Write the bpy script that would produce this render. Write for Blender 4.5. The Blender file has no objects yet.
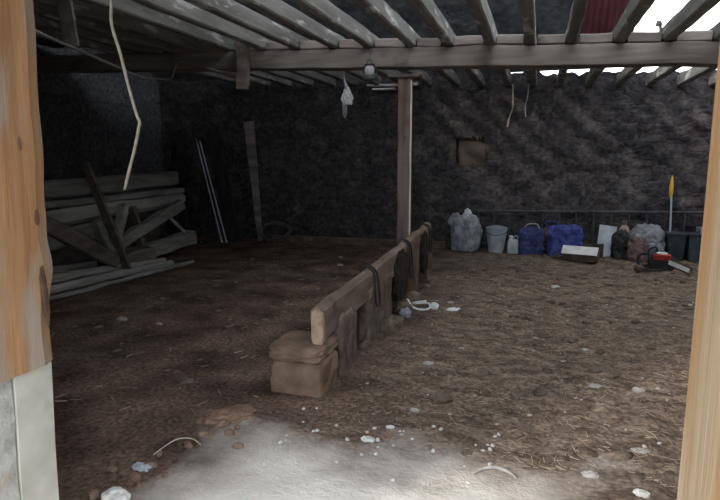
import bpy, bmesh, math, random
from mathutils import Vector, Matrix, noise, Euler

random.seed(7)
C = bpy.context.scene.collection
PI = math.pi

# ------------------------------------------------------------------ materials
def mat(name, c1, c2, scale=6.0, stretch=(1, 1, 1), rough=0.9, bump=0.3, bscale=None, c3=None, c3amt=0.55, c3scale=2.0,
        c3stretch=(1, 1, 1), detail=6.0, metallic=0.0, contrast=(0.35, 0.65), bdist=0.02):
    m = bpy.data.materials.new(name); m.use_nodes = True
    nt = m.node_tree; N = nt.nodes; L = nt.links
    b = N['Principled BSDF']
    b.inputs['Roughness'].default_value = rough
    b.inputs['Metallic'].default_value = metallic
    b.inputs['Specular IOR Level'].default_value = 0.25
    tc = N.new('ShaderNodeTexCoord')
    oi = N.new('ShaderNodeObjectInfo')
    off = N.new('ShaderNodeVectorMath'); off.operation = 'SCALE'
    cmb = N.new('ShaderNodeCombineXYZ')
    for k in range(3): L.new(oi.outputs['Random'], cmb.inputs[k])
    L.new(cmb.outputs[0], off.inputs[0]); off.inputs['Scale'].default_value = 37.0
    add = N.new('ShaderNodeVectorMath'); add.operation = 'ADD'
    L.new(tc.outputs['Object'], add.inputs[0]); L.new(off.outputs[0], add.inputs[1])
    mp = N.new('ShaderNodeMapping'); mp.inputs['Scale'].default_value = stretch
    L.new(add.outputs[0], mp.inputs['Vector'])
    n1 = N.new('ShaderNodeTexNoise'); n1.inputs['Scale'].default_value = scale; n1.inputs['Detail'].default_value = detail
    L.new(mp.outputs[0], n1.inputs['Vector'])
    r = N.new('ShaderNodeValToRGB'); r.color_ramp.elements[0].position = contrast[0]; r.color_ramp.elements[1].position = contrast[1]
    r.color_ramp.elements[0].color = (*c1, 1); r.color_ramp.elements[1].color = (*c2, 1)
    L.new(n1.outputs['Fac'], r.inputs[0])
    col = r.outputs[0]
    if c3:
        mp3 = N.new('ShaderNodeMapping'); mp3.inputs['Scale'].default_value = c3stretch
        L.new(add.outputs[0], mp3.inputs['Vector'])
        n3 = N.new('ShaderNodeTexNoise'); n3.inputs['Scale'].default_value = c3scale; n3.inputs['Detail'].default_value = 5
        L.new(mp3.outputs[0], n3.inputs['Vector'])
        r3 = N.new('ShaderNodeValToRGB'); r3.color_ramp.elements[0].position = c3amt; r3.color_ramp.elements[1].position = c3amt + .12
        L.new(n3.outputs['Fac'], r3.inputs[0])
        mx = N.new('ShaderNodeMix'); mx.data_type = 'RGBA'
        L.new(r3.outputs[0], mx.inputs['Factor']); L.new(col, mx.inputs['A']); mx.inputs['B'].default_value = (*c3, 1)
        col = mx.outputs['Result']
    L.new(col, b.inputs['Base Color'])
    if bump:
        n2 = N.new('ShaderNodeTexNoise'); n2.inputs['Scale'].default_value = bscale or scale * 3; n2.inputs['Detail'].default_value = 5
        L.new(mp.outputs[0], n2.inputs['Vector'])
        bp = N.new('ShaderNodeBump'); bp.inputs['Strength'].default_value = bump; bp.inputs['Distance'].default_value = bdist
        L.new(n2.outputs['Fac'], bp.inputs['Height']); L.new(bp.outputs[0], b.inputs['Normal'])
    return m

def stone_mat(name, dark, mid, lime, scale=3.2, limeamt=0.56):
    """coursed rubble: voronoi stones, recessed joints, patches of old lime plaster"""
    m = bpy.data.materials.new(name); m.use_nodes = True
    nt = m.node_tree; N = nt.nodes; L = nt.links
    b = N['Principled BSDF']; b.inputs['Roughness'].default_value = .95; b.inputs['Specular IOR Level'].default_value = .15
    tc = N.new('ShaderNodeTexCoord')
    mp = N.new('ShaderNodeMapping'); mp.inputs['Scale'].default_value = (1, 1, 1.8)
    L.new(tc.outputs['Object'], mp.inputs['Vector'])
    wn = N.new('ShaderNodeTexNoise'); wn.inputs['Scale'].default_value = 3; L.new(mp.outputs[0], wn.inputs['Vector'])
    wa = N.new('ShaderNodeMix'); wa.data_type = 'VECTOR'; wa.inputs['Factor'].default_value = .12
    L.new(mp.outputs[0], wa.inputs['A']); L.new(wn.outputs['Color'], wa.inputs['B'])
    v = N.new('ShaderNodeTexVoronoi'); v.feature = 'DISTANCE_TO_EDGE'; v.inputs['Scale'].default_value = scale
    v2 = N.new('ShaderNodeTexVoronoi'); v2.inputs['Scale'].default_value = scale
    for q in (v, v2): L.new(wa.outputs['Result'], q.inputs['Vector'])
    r = N.new('ShaderNodeValToRGB'); r.color_ramp.elements[0].color = (*dark, 1); r.color_ramp.elements[1].color = (*mid, 1)
    L.new(v2.outputs['Color'], r.inputs[0])
    n3 = N.new('ShaderNodeTexNoise'); n3.inputs['Scale'].default_value = 1.6; n3.inputs['Detail'].default_value = 8
    L.new(tc.outputs['Object'], n3.inputs['Vector'])
    r3 = N.new('ShaderNodeValToRGB'); r3.color_ramp.elements[0].position = limeamt; r3.color_ramp.elements[1].position = limeamt + .2
    L.new(n3.outputs['Fac'], r3.inputs[0])
    mx = N.new('ShaderNodeMix'); mx.data_type = 'RGBA'
    L.new(r3.outputs[0], mx.inputs['Factor']); L.new(r.outputs[0], mx.inputs['A']); mx.inputs['B'].default_value = (*lime, 1)
    n4 = N.new('ShaderNodeTexNoise'); n4.inputs['Scale'].default_value = 14; n4.inputs['Detail'].default_value = 6
    L.new(tc.outputs['Object'], n4.inputs['Vector'])
    r4 = N.new('ShaderNodeValToRGB'); r4.color_ramp.elements[0].position = .3; r4.color_ramp.elements[0].color = (.45, .45, .45, 1)
    r4.color_ramp.elements[1].position = .7; r4.color_ramp.elements[1].color = (1.3, 1.3, 1.3, 1)
    L.new(n4.outputs['Fac'], r4.inputs[0])
    ml = N.new('ShaderNodeMix'); ml.data_type = 'RGBA'; ml.blend_type = 'MULTIPLY'; ml.inputs['Factor'].default_value = 1
    L.new(mx.outputs['Result'], ml.inputs['A']); L.new(r4.outputs[0], ml.inputs['B'])
    L.new(ml.outputs['Result'], b.inputs['Base Color'])
    mh = N.new('ShaderNodeMath'); mh.operation = 'MINIMUM'; mh.inputs[1].default_value = .12
    L.new(v.outputs['Distance'], mh.inputs[0])
    ma = N.new('ShaderNodeMath'); ma.operation = 'MULTIPLY_ADD'; ma.inputs[1].default_value = .12
    L.new(n4.outputs['Fac'], ma.inputs[0]); L.new(mh.outputs[0], ma.inputs[2])
    bp = N.new('ShaderNodeBump'); bp.inputs['Strength'].default_value = .5; bp.inputs['Distance'].default_value = .16
    L.new(ma.outputs[0], bp.inputs['Height']); L.new(bp.outputs[0], b.inputs['Normal'])
    return m

def floor_mat():
    m = bpy.data.materials.new('dirt_and_concrete'); m.use_nodes = True
    nt = m.node_tree; N = nt.nodes; L = nt.links
    b = N['Principled BSDF']; b.inputs['Roughness'].default_value = .95; b.inputs['Specular IOR Level'].default_value = .15
    tc = N.new('ShaderNodeTexCoord')
    def nz(scale, detail=6, st=(1, 1, 1)):
        mp = N.new('ShaderNodeMapping'); mp.inputs['Scale'].default_value = st
        L.new(tc.outputs['Object'], mp.inputs['Vector'])
        n = N.new('ShaderNodeTexNoise'); n.inputs['Scale'].default_value = scale; n.inputs['Detail'].default_value = detail
        L.new(mp.outputs[0], n.inputs['Vector']); return n.outputs['Fac']
    def ramp(f, stops):
        r = N.new('ShaderNodeValToRGB'); e = r.color_ramp.elements
        while len(e) < len(stops): e.new(.5)
        for k, (p, c) in enumerate(stops):
            e[k].position = p; e[k].color = (*c, 1) if len(c) == 3 else c
        L.new(f, r.inputs[0]); return r.outputs[0]
    def mix(f, a, bb, mode='MIX'):
        x = N.new('ShaderNodeMix'); x.data_type = 'RGBA'; x.blend_type = mode
        if isinstance(f, float): x.inputs['Factor'].default_value = f
        else: L.new(f, x.inputs['Factor'])
        for s, v in (('A', a), ('B', bb)):
            if isinstance(v, tuple): x.inputs[s].default_value = (*v, 1)
            else: L.new(v, x.inputs[s])
        return x.outputs['Result']
    def math_(op, a, bb=None, cc=None):
        x = N.new('ShaderNodeMath'); x.operation = op
        for k, v in enumerate((a, bb, cc)):
            if v is None: continue
            if isinstance(v, (int, float)): x.inputs[k].default_value = v
            else: L.new(v, x.inputs[k])
        return x.outputs[0]
    dirt = ramp(nz(2.2, 9), [(.36, DIRT[0]), (.5, DIRT[1]), (.66, DIRT[2])])
    grit = ramp(nz(34, 4), [(.33, (.5, .5, .5)), (.66, (1.45, 1.42, 1.4))])
    dirt = mix(1.0, dirt, grit, 'MULTIPLY')
    # trampled bedding: right-hand bay carries paler straw-coloured litter
    sx = N.new('ShaderNodeSeparateXYZ'); L.new(tc.outputs['Object'], sx.inputs[0])
    X, Y = sx.outputs['X'], sx.outputs['Y']
    bay = math_('ADD', math_('MULTIPLY', math_('ADD', X, 1.6), .9), math_('MULTIPLY', math_('SUBTRACT', nz(1.3, 5), .5), 2.2))
    bay = math_('MULTIPLY', ramp(bay, [(.0, (0, 0, 0)), (.9, (1, 1, 1))]), .8)
    straw = ramp(nz(5, 10, (1, 2.0, 1)), [(.36, STRAW[0]), (.5, STRAW[1]), (.64, STRAW[2])])
    straw = mix(1.0, straw, grit, 'MULTIPLY')
    dirt = mix(bay, dirt, straw)
    # bare concrete apron just inside the doorway, dirt creeping over its edges
    conc = ramp(nz(3.2, 8), [(.3, CONC[0]), (.7, CONC[1])])
    fleck = ramp(nz(40, 3), [(.66, (0, 0, 0)), (.74, (1, 1, 1))])
    conc = mix(math_('MULTIPLY', fleck, .5), conc, (.75, .73, .70))
    wob = math_('MULTIPLY', math_('SUBTRACT', nz(1.8, 8), .5), 1.3)
    d1 = math_('SUBTRACT', 2.86, Y)                      # inner edge
    d2 = math_('MULTIPLY', math_('ADD', X, 1.75), .9)    # left edge
    d3 = math_('MULTIPLY', math_('SUBTRACT', .16, X), .8)# right edge
    # left edge runs diagonally
    d2 = math_('SUBTRACT', d2, math_('MULTIPLY', math_('SUBTRACT', Y, 2.2), .15))
    d = math_('MINIMUM', math_('MINIMUM', d1, d2), d3)
    d = math_('ADD', d, wob)
    msk = ramp(math_('MULTIPLY_ADD', d, 1.0, .5), [(.32, (0, 0, 0)), (.85, (1, 1, 1))])
    col = mix(msk, dirt, conc)
    L.new(col, b.inputs['Base Color'])
    bp = N.new('ShaderNodeBump'); bp.inputs['Strength'].default_value = .5; bp.inputs['Distance'].default_value = .02
    L.new(math_('ADD', nz(22, 6), math_('MULTIPLY', nz(60, 4), .5)), bp.inputs['Height']); L.new(bp.outputs[0], b.inputs['Normal'])
    return m

DIRT = ((.062, .043, .034), (.118, .082, .063), (.18, .127, .098))
STRAW = ((.10, .075, .058), (.18, .138, .108), (.28, .22, .175))
CONC = ((.60, .555, .505), (.78, .735, .68))

M = {}
M['floor'] = floor_mat()
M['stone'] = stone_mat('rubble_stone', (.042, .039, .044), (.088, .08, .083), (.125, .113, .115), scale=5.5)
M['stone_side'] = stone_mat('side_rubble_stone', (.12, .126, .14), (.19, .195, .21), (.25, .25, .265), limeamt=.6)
M['slate'] = mat('slate_underside', (.08, .087, .10), (.17, .18, .20), scale=5, bump=.8, bscale=9, bdist=.06)
M['red_sheet'] = mat('red_sheet', (.16, .05, .065), (.23, .08, .10), scale=5, stretch=(1, .3, 1), bump=.15, rough=.6)
M['joist'] = mat('limewashed_joist', (.15, .146, .135), (.27, .265, .25), scale=9, stretch=(1, .12, 1), bump=.5, c3=(.6, .6, .58), c3amt=.57, c3scale=7, c3stretch=(1, .35, 1.5))
M['beam'] = mat('old_beam', (.15, .13, .12), (.30, .265, .245), scale=7, stretch=(.12, 1, 1), bump=.5, c3=(.09, .075, .068), c3amt=.62, c3scale=2)
M['post'] = mat('post_wood', (.12, .09, .08), (.24, .19, .17), scale=9, stretch=(1, 1, .1), bump=.4, c3=(.15, .085, .065), c3amt=.54, c3scale=1.6)
M['door_timber'] = mat('orange_door_timber', (.165, .078, .032), (.26, .15, .078), scale=11, stretch=(1, 1, .09), bump=.25, rough=.7, c3=(.20, .165, .13), c3amt=.53, c3scale=3.5, c3stretch=(1, 1.8, .45), contrast=(.3, .7))
M['door_timber_pale'] = mat('pale_door_timber', (0.221, 0.156, 0.0943), (0.312, 0.246, 0.168), scale=13, stretch=(1, 1, .06), bump=.25, rough=.7, c3=(0.238, 0.135, 0.0615), c3amt=.51, c3scale=5, c3stretch=(1, 3.2, .14))
M['knot'] = mat('dark_knot_wood', (.035, .02, .014), (.085, .05, .032), scale=14, bump=.4)
M['plinth'] = mat('pale_dressed_stone', (.26, .255, .225), (.335, .33, .295), scale=7, bump=.25, bscale=40, bdist=.004, c3=(.22, .215, .185), c3amt=.58, c3scale=4)
M['plinth_rough'] = mat('rough_plinth_stone', (0.197, 0.197, 0.184), (0.303, 0.299, 0.283), scale=18, bump=.8, bscale=40, bdist=.012, c3=(0.246, 0.189, 0.131), c3amt=.64, c3scale=5)
M['cord'] = mat('cream_cord', (0.0803, 0.0726, 0.0565), (0.117, 0.106, 0.0848), scale=60, bump=.4, bscale=200, bdist=.003)
M['cable'] = mat('dusty_cable', (.24, .235, .23), (.36, .35, .34), scale=20, bump=.2)
M['log'] = mat('grey_sawn_timber', (.135, .132, .122), (.27, .265, .25), scale=10, stretch=(1, .15, 1), bump=.5, c3=(.27, .265, .25), c3amt=.58, c3scale=4, c3stretch=(1, .4, 1))
M['log_dark'] = mat('brown_old_timber', (.075, .062, .055), (.16, .135, .12), scale=10, stretch=(1, .3, 1), bump=.5)
M['log_pale'] = mat('pale_barkless_pole', (.22, .215, .2), (.39, .385, .36), scale=8, stretch=(1, .2, 1), bump=.4)
M['steel'] = mat('shiny_pipe', (.55, .58, .70), (.7, .73, .84), scale=4, bump=0, rough=.35)
M['iron'] = mat('dull_iron', (.07, .07, .075), (.14, .14, .145), scale=15, bump=.3, rough=.6, metallic=.3)
M['rail_iron'] = mat('grey_rail_iron', (.045, .05, .057), (.085, .09, .10), scale=15, bump=.3, rough=.6, metallic=.2)
M['trough'] = mat('mud_smeared_plank', (.135, .098, .078), (.26, .198, .16), scale=6, stretch=(1, .3, 1), bump=.6, bscale=20, c3=(.09, .062, .05), c3amt=.6, c3scale=5)
M['trough_end'] = mat('worn_plank_end', (.30, .21, .15), (.44, .34, .26), scale=14, bump=.4)
M['trough_wall'] = mat('mud_smeared_masonry', (.085, .062, .05), (.18, .137, .112), scale=5, bump=.8, bscale=12, bdist=.05, c3=(.24, .2, .17), c3amt=.62, c3scale=6)
M['trough_dark'] = mat('near_black', (.02, .017, .015), (.04, .033, .03), scale=10, bump=.5)
M['block'] = mat('mud_brown_stone', (.135, .09, .066), (.23, .16, .122), scale=6, bump=.7, bscale=14, bdist=.03)
M['white_plastic'] = mat('white_plastic', (.66, .68, .7), (.82, .83, .84), scale=6, bump=.2, rough=.35)
M['clear_plastic'] = mat('milky_plastic_film', (.25, .27, .33), (.55, .58, .64), scale=7, bump=.4, rough=.25, contrast=(.4, .62))
M['grey_film'] = mat('grey_plastic_film', (.22, .235, .26), (.42, .44, .47), scale=6, bump=.4, rough=.3)
M['black_board'] = mat('blackened_board', (.022, .02, .02), (.045, .041, .04), scale=8, stretch=(1, 1, .2), bump=.4)
M['blue'] = mat('blue_plastic', (.035, .05, .20), (.075, .10, .36), scale=6, bump=.4, rough=.4)
M['blue_dark'] = mat('dark_blue_plastic', (.03, .038, .11), (.055, .07, .20), scale=6, bump=.4, rough=.45)
M['bucket'] = mat('pale_blue_bucket', (.27, .32, .37), (.47, .52, .56), scale=5, bump=.15, rough=.4)
M['teal'] = mat('dark_teal_plastic', (.035, .055, .062), (.07, .095, .105), scale=6, bump=.2, rough=.4)
M['black'] = mat('black_plastic', (.02, .02, .022), (.045, .045, .048), scale=9, bump=.3, rough=.5)
M['sack'] = mat('pink_brown_sacking', (.14, .095, .095), (.25, .18, .175), scale=9, bump=.5)
M['skin_tub'] = mat('dusty_pink_plastic', (.35, .25, .22), (.46, .34, .30), scale=9, bump=.2)
M['red'] = mat('red_plastic', (.35, .03, .025), (.5, .06, .05), scale=8, bump=.1, rough=.4)
M['olive'] = mat('dark_olive_wood', (.04, .045, .03), (.09, .095, .07), scale=8, bump=.4)
M['card'] = mat('brown_cardboard', (.10, .075, .06), (.18, .14, .115), scale=8, bump=.2)
M['card_white'] = mat('white_card', (.72, .71, .70), (.85, .84, .83), scale=8, bump=.1)
M['orange'] = mat('orange_yellow_tip', (.55, .33, .05), (.7, .45, .1), scale=8, bump=.2)
M['stake'] = mat('pale_blue_stake', (.38, .46, .55), (.52, .6, .68), scale=8, bump=.1)
M['paper'] = mat('dirty_white_scrap', (.29, .275, .26), (.46, .44, .42), scale=25, bump=.2)
M['chalk'] = mat('chalky_white_chip', (.42, .41, .395), (.66, .65, .63), scale=25, bump=.2)
M['paleblue'] = mat('pale_blue_scrap', (.27, .32, .34), (.4, .45, .47), scale=25, bump=.2)
M['straw'] = mat('dry_straw', (.20, .16, .115), (.42, .35, .27), scale=3, bump=0)
M['fleck'] = mat('pale_fleck', (.32, .30, .28), (.58, .56, .53), scale=3, bump=0)
M['clod'] = mat('earth_clod', (.08, .059, .046), (.19, .148, .115), scale=9, bump=.6)
M['rust_earth'] = mat('orange_brown_earth', (.17, .108, .072), (.25, .165, .115), scale=9, bump=.6)
M['twig'] = mat('pale_twig', (.30, .265, .21), (.42, .38, .31), scale=20, bump=.2)
M['window'] = mat('brown_shutter_board', (.075, .062, .052), (.12, .10, .085), scale=6, stretch=(.3, 1, 1), bump=.3)
M['ground'] = mat('outdoor_gravel', (.22, .21, .19), (.36, .34, .31), scale=8, bump=.4)
M['leaf'] = mat('yellow_green_leaf', (.20, .26, .05), (.34, .4, .1), scale=3, bump=0)
M['bark'] = mat('bark', (.1, .08, .06), (.2, .16, .12), scale=10, bump=.5)
M['glass'] = mat('dim_glass', (.4, .42, .44), (.55, .57, .58), scale=6, bump=0, rough=.15)

for q in ('clear_plastic', 'grey_film'):
    bs = M[q].node_tree.nodes['Principled BSDF']; bs.inputs['Transmission Weight'].default_value = .35; bs.inputs['Roughness'].default_value = .35
    bs.inputs['Specular IOR Level'].default_value = .5
# ------------------------------------------------------------------ geometry helpers
class MB:
    def __init__(s): s.bm = bmesh.new()
    def box(s, c, size, rot=(0, 0, 0), taper=1.0):
        mt = Matrix.Translation(c) @ Euler(rot).to_matrix().to_4x4()
        vs = []
        for z in (-.5, .5):
            t = taper if z > 0 else 1.0
            for x, y in ((-.5, -.5), (.5, -.5), (.5, .5), (-.5, .5)):
                vs.append(s.bm.verts.new(mt @ Vector((x * size[0] * t, y * size[1] * t, z * size[2]))))
        for f in ((3, 2, 1, 0), (4, 5, 6, 7), (0, 1, 5, 4), (1, 2, 6, 5), (2, 3, 7, 6), (3, 0, 4, 7)):
            s.bm.faces.new([vs[i] for i in f])
        return s
    def plank(s, p, q, w, h, up=(0, 0, 1), seg=14, rough=.006, ch=.12, seed=0, taper=1.0, freq=3.0, twist=0):
        """a sawn timber from p to q: chamfered section w x h, wavering along its length"""
        p = Vector(p); q = Vector(q); d = (q - p).normalized(); up = Vector(up)
        if abs(d.dot(up)) > .98: up = Vector((0, 1, 0))
        r = d.cross(up).normalized(); u = r.cross(d).normalized()
        c = min(w, h) * ch
        sec = [(-w/2 + c, -h/2), (w/2 - c, -h/2), (w/2, -h/2 + c), (w/2, h/2 - c), (w/2 - c, h/2), (-w/2 + c, h/2), (-w/2, h/2 - c), (-w/2, -h/2 + c)]
        rings = []
        so = Vector((seed * 7.13, seed * 3.7, seed * 1.9))
        for k in range(seg + 1):
            t = k / seg; o = p.lerp(q, t); tp = 1 + (taper - 1) * t; ring = []
            a = twist * t; ca, sa = math.cos(a), math.sin(a)
            for j, (x, y) in enumerate(sec):
                x, y = x * tp, y * tp; x, y = x * ca - y * sa, x * sa + y * ca
                v = o + r * x + u * y
                n = noise.noise_vector(v * freq + so)
                ring.append(s.bm.verts.new(v + (r * n.x + u * n.y) * rough * 2))
            rings.append(ring)
        for k in range(seg):
            for j in range(8):
                a, b = rings[k], rings[k + 1]
                s.bm.faces.new((a[j], a[(j+1) % 8], b[(j+1) % 8], b[j]))
        s.bm.faces.new(rings[0][::-1]); s.bm.faces.new(rings[-1])
        return s
    def tube(s, pts, rad, n=8, smooth_pts=True, closed=False, cap=True):
        pts = [Vector(p) for p in pts]
        if smooth_pts and len(pts) > 2: pts = catmull(pts, 5, closed)
        m = len(pts); rings = []
        prev = None
        for k, p in enumerate(pts):
            if closed: t = (pts[(k+1) % m] - pts[k-1]).normalized()
            else: t = (pts[min(k+1, m-1)] - pts[max(k-1, 0)]).normalized()
            if prev is None:
                a = Vector((0, 0, 1)) if abs(t.z) < .9 else Vector((1, 0, 0))
                r = t.cross(a).normalized()
            else:
                r = (prev - t * prev.dot(t)).normalized()
            prev = r; u = t.cross(r)
            R = rad(k / (m - 1)) if callable(rad) else rad
            rings.append([s.bm.verts.new(p + (r * math.cos(2*PI*j/n) + u * math.sin(2*PI*j/n)) * R) for j in range(n)])
        for k in range(m if closed else m - 1):
            a, b = rings[k], rings[(k+1) % m]
            for j in range(n): s.bm.faces.new((a[j], a[(j+1) % n], b[(j+1) % n], b[j]))
        if not closed and cap: s.bm.faces.new(rings[0][::-1]); s.bm.faces.new(rings[-1])
        return s
    def lathe(s, prof, c=(0, 0, 0), n=24, sx=1, sy=1):
        c = Vector(c); rings = []
        for r, z in prof:
            rings.append([s.bm.verts.new(c + Vector((r*sx*math.cos(2*PI*j/n), r*sy*math.sin(2*PI*j/n), z))) for j in range(n)])
        for a, b in zip(rings, rings[1:]):
            for j in range(n): s.bm.faces.new((a[j], a[(j+1) % n], b[(j+1) % n], b[j]))
        s.bm.faces.new(rings[0][::-1]); s.bm.faces.new(rings[-1])
        return s
    def lump(s, c, size, power=2.0, amp=.1, freq=3.0, sub=4, seed=0, fold=0.0, rot=0.0, flat=True, pinch=0.0):
        """a superellipsoid lump with noise: bags, stones, clods. size = full extents, c = centre of the base"""
        b = bmesh.new(); bmesh.ops.create_icosphere(b, subdivisions=sub, radius=1)
        so = Vector((seed * 5.3, seed * 2.9, seed * 8.1)); mp = {}
        cr, sr = math.cos(rot), math.sin(rot)
        for v in b.verts:
            d = v.co.normalized()
            k = (abs(d.x)**power + abs(d.y)**power + abs(d.z)**power) ** (-1 / power)
            p = d * k
            n = noise.noise(p * freq + so)
            if fold: n += fold * (1 - 2 * abs(noise.noise(p * freq * 1.7 + so)) - .6)
            p *= 1 + amp * n
            if pinch and p.z > 0: q = 1 - pinch * p.z; p.x *= q; p.y *= q
            if flat and p.z < -.8: p.z = -.8 - (-.8 - p.z) * .15
            x, y, z = p.x * size[0]/2, p.y * size[1]/2, (p.z + (.83 if flat else 1)) / (1.83 if flat else 2) * size[2]
            mp[v] = s.bm.verts.new(Vector(c) + Vector((x*cr - y*sr, x*sr + y*cr, z)))
        for f in b.faces: s.bm.faces.new([mp[v] for v in f.verts])
        b.free(); return s
    def build(s, name, material, parent=None, bevel=0, smooth=False, origin=None):
        bm = s.bm
        if bevel:
            bmesh.ops.bevel(bm, geom=list(bm.edges), offset=bevel, segments=2, affect='EDGES', profile=.5)
        bmesh.ops.recalc_face_normals(bm, faces=list(bm.faces))
        if origin is not None: bmesh.ops.translate(bm, verts=list(bm.verts), vec=-Vector(origin))
        me = bpy.data.meshes.new(name); bm.to_mesh(me); bm.free()
        me.materials.append(material)
        if smooth:
            for p in me.polygons: p.use_smooth = True
        o = bpy.data.objects.new(name, me); C.objects.link(o)
        if origin is not None: o.location = origin
        if parent: o.parent = parent
        return o

def catmull(p, k, closed=False):
    out = []; n = len(p)
    rng = range(n) if closed else range(n - 1)
    g = (lambda i: p[i % n]) if closed else (lambda i: p[max(0, min(n - 1, i))])
    for i in rng:
        a, b, c, d = g(i-1), g(i), g(i+1), g(i+2)
        for j in range(k):
            t = j / k
            out.append(.5 * ((2*b) + (c - a)*t + (2*a - 5*b + 4*c - d)*t*t + (3*b - a - 3*c + d)*t**3))
    if not closed: out.append(p[-1])
    return out

def tag(o, label=None, cat=None, group=None, kind=None):
    if label: o['label'] = label
    if cat: o['category'] = cat
    if group: o['group'] = group
    if kind: o['kind'] = kind
    return o
def thing(name, label, cat, loc, group=None):
    o = bpy.data.objects.new(name, None); C.objects.link(o); o.location = loc
    o.empty_display_size = .1
    return tag(o, label, cat, group)
def structure(o, label=None):
    return tag(o, label, None, None, 'structure')
def fh(x, y):
    """height of the earth floor"""
    k = min(1, max(0, (y - 2.7) / 1.0))
    if x > .1: k = max(k, min(1, (x - .1) / .6) * min(1, max(0, (y - 1.6) / .5)))
    if x < -1.8: k = max(k, min(1, (-1.8 - x) / .6))
    right = min(1, max(0, (x + 1.2) / .8))
    h = noise.noise(Vector((x*1.3, y*1.3, 0))) * .02
    h += noise.noise(Vector((x*5, y*5, 3))) * (.014 + .024 * right)
    h += noise.noise(Vector((x*13, y*13, 7))) * (.003 + .004 * right)
    return k * h

# ------------------------------------------------------------------ setting
# floor
bm = bmesh.new()
xs = [-8.1 + .06 * i for i in range(207)]
ys = [.3 + .06 * i for i in range(178)]
gv = [[bm.verts.new((x, y, fh(x, y))) for x in xs] for y in ys]
for j in range(len(ys) - 1):
    for i in range(len(xs) - 1):
        bm.faces.new((gv[j][i], gv[j][i+1], gv[j+1][i+1], gv[j+1][i]))
mb = MB(); mb.bm.free(); mb.bm = bm
fl = mb.build('floor', M['floor'], smooth=True)
structure(fl, 'earth floor with straw litter and bare concrete just inside the doorway')

# back wall with uneven top and a shallow boarded recess
YB = 10.75
bm = bmesh.new()
xs = [-8.1 + .06 * i for i in range(206)]
nz_ = 54
def walltop(x):
    t = 3.36 if x < -1.25 else (3.21 if x < 0 else 3.15 if x < 1.3 else 3.115) + .05 * noise.noise(Vector((x * 9, 0, 4)))
    if -1.25 <= x < -.95: t = 3.36 - (x + 1.25) / .3 * .32
    if x > 3.2: t = 3.3
    return t + .03 * noise.noise(Vector((x * 4, 0, 9)))
def wy(x, z): return YB + .05 * noise.noise(Vector((x*1.1, z*1.1, 1))) + .05 * noise.noise(Vector((x*4, z*6, 2)))
gv = []
for j in range(nz_ + 1):
    row = []
    for i, x in enumerate(xs):
        z = -.1 + (walltop(x) + .1) * j / nz_
        row.append(bm.verts.new((x, wy(x, z), z)))
    gv.append(row)
nf = []
for j in range(nz_):
    for i in range(len(xs) - 1):
        f = bm.faces.new((gv[j][i], gv[j][i+1], gv[j+1][i+1], gv[j+1][i]))
        cx, cz = f.calc_center_median().x, f.calc_center_median().z
        if -1.49 < cx < -.95 and 1.56 < cz < 2.07: nf.append(f)
r = bmesh.ops.extrude_face_region(bm, geom=nf)
bmesh.ops.delete(bm, geom=nf, context='FACES')
bmesh.ops.translate(bm, verts=[v for v in r['geom'] if isinstance(v, bmesh.types.BMVert)], vec=(0, .17, 0))
be = [e for e in bm.edges if e.is_boundary]
r = bmesh.ops.extrude_edge_only(bm, edges=be)
ev = [v for v in r['geom'] if isinstance(v, bmesh.types.BMVert)]
for v in ev: v.co.y = YB + .5
bmesh.ops.holes_fill(bm, edges=[e for e in bm.edges if e.is_boundary], sides=0)
mb = MB(); mb.bm.free(); mb.bm = bm
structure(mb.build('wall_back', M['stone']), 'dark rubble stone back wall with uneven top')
w = MB(); w.box((-1.22, YB + .15, 1.815), (.50, .03, .49)); 
w = structure(w.build('window_1', M['window']), 'small square boarded up recess in the back wall')

# side walls up to the ridge, front wall with the doorway
def gable(name, x0, x1, m):
    b = MB(); prof = [(.9, -.1), (11.25, -.1), (11.25, 3.0), (6.2, 6.25), (.9, 3.1)]
    a = [b.bm.verts.new((x0, y, z)) for y, z in prof]; c = [b.bm.verts.new((x1, y, z)) for y, z in prof]
    b.bm.faces.new(a[::-1]); b.bm.faces.new(c)
    for i in range(5): b.bm.faces.new((a[i], a[(i+1) % 5], c[(i+1) % 5], c[i]))
    return structure(b.build(name, m))
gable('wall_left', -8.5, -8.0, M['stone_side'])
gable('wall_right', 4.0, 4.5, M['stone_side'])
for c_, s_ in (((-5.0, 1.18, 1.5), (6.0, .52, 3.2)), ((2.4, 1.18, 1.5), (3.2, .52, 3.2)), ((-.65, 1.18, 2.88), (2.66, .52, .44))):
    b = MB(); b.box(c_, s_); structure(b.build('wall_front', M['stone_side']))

# roof: slate slopes with a stripped bay above the right of the barn and unseen front-slope gaps added for sun stripes and fill light
def roofz_b(y): return 3.1 + .653 * (11.1 - y)
def roofz_f(y): return 3.1 + .593 * (y - .8)
b = MB()
def rp(x0, x1, y0, y1, fz):
    vs = []
    for dz in (0, .06):
        for x, y in ((x0, y0), (x1, y0), (x1, y1), (x0, y1)): vs.append(b.bm.verts.new((x, y, fz(y) + dz)))
    for f in ((3, 2, 1, 0), (4, 5, 6, 7), (0, 1, 5, 4), (1, 2, 6, 5), (2, 3, 7, 6), (3, 0, 4, 7)): b.bm.faces.new([vs[i] for i in f])
HX0, HX1, HY0, HY1 = 1.30, 3.7, 6.4, 10.35
rp(-8.5, -.75, 6.2, 11.35, roofz_b); rp(-.75, .62, 6.2, 10.9, roofz_b)
rp(.62, HX0, 6.2, 8.6, roofz_b); rp(.62, HX0, 10.5, 10.9, roofz_b)
rp(HX0, HX1, 6.2, HY0, roofz_b)
rp(HX0, HX1, HY1, 10.9, roofz_b); rp(HX1, 4.5, 6.2, 11.35, roofz_b)
SUNH = [(-5.2, -4.55), (-4.1, -3.5), (-3.0, -2.5)]  # unseen slits placed to throw sun bands on the back wall
SY0, SY1 = 3.9, 5.6
FX0, FX1 = -1.6, 3.6  # unseen opening added to brighten the interior
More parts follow.
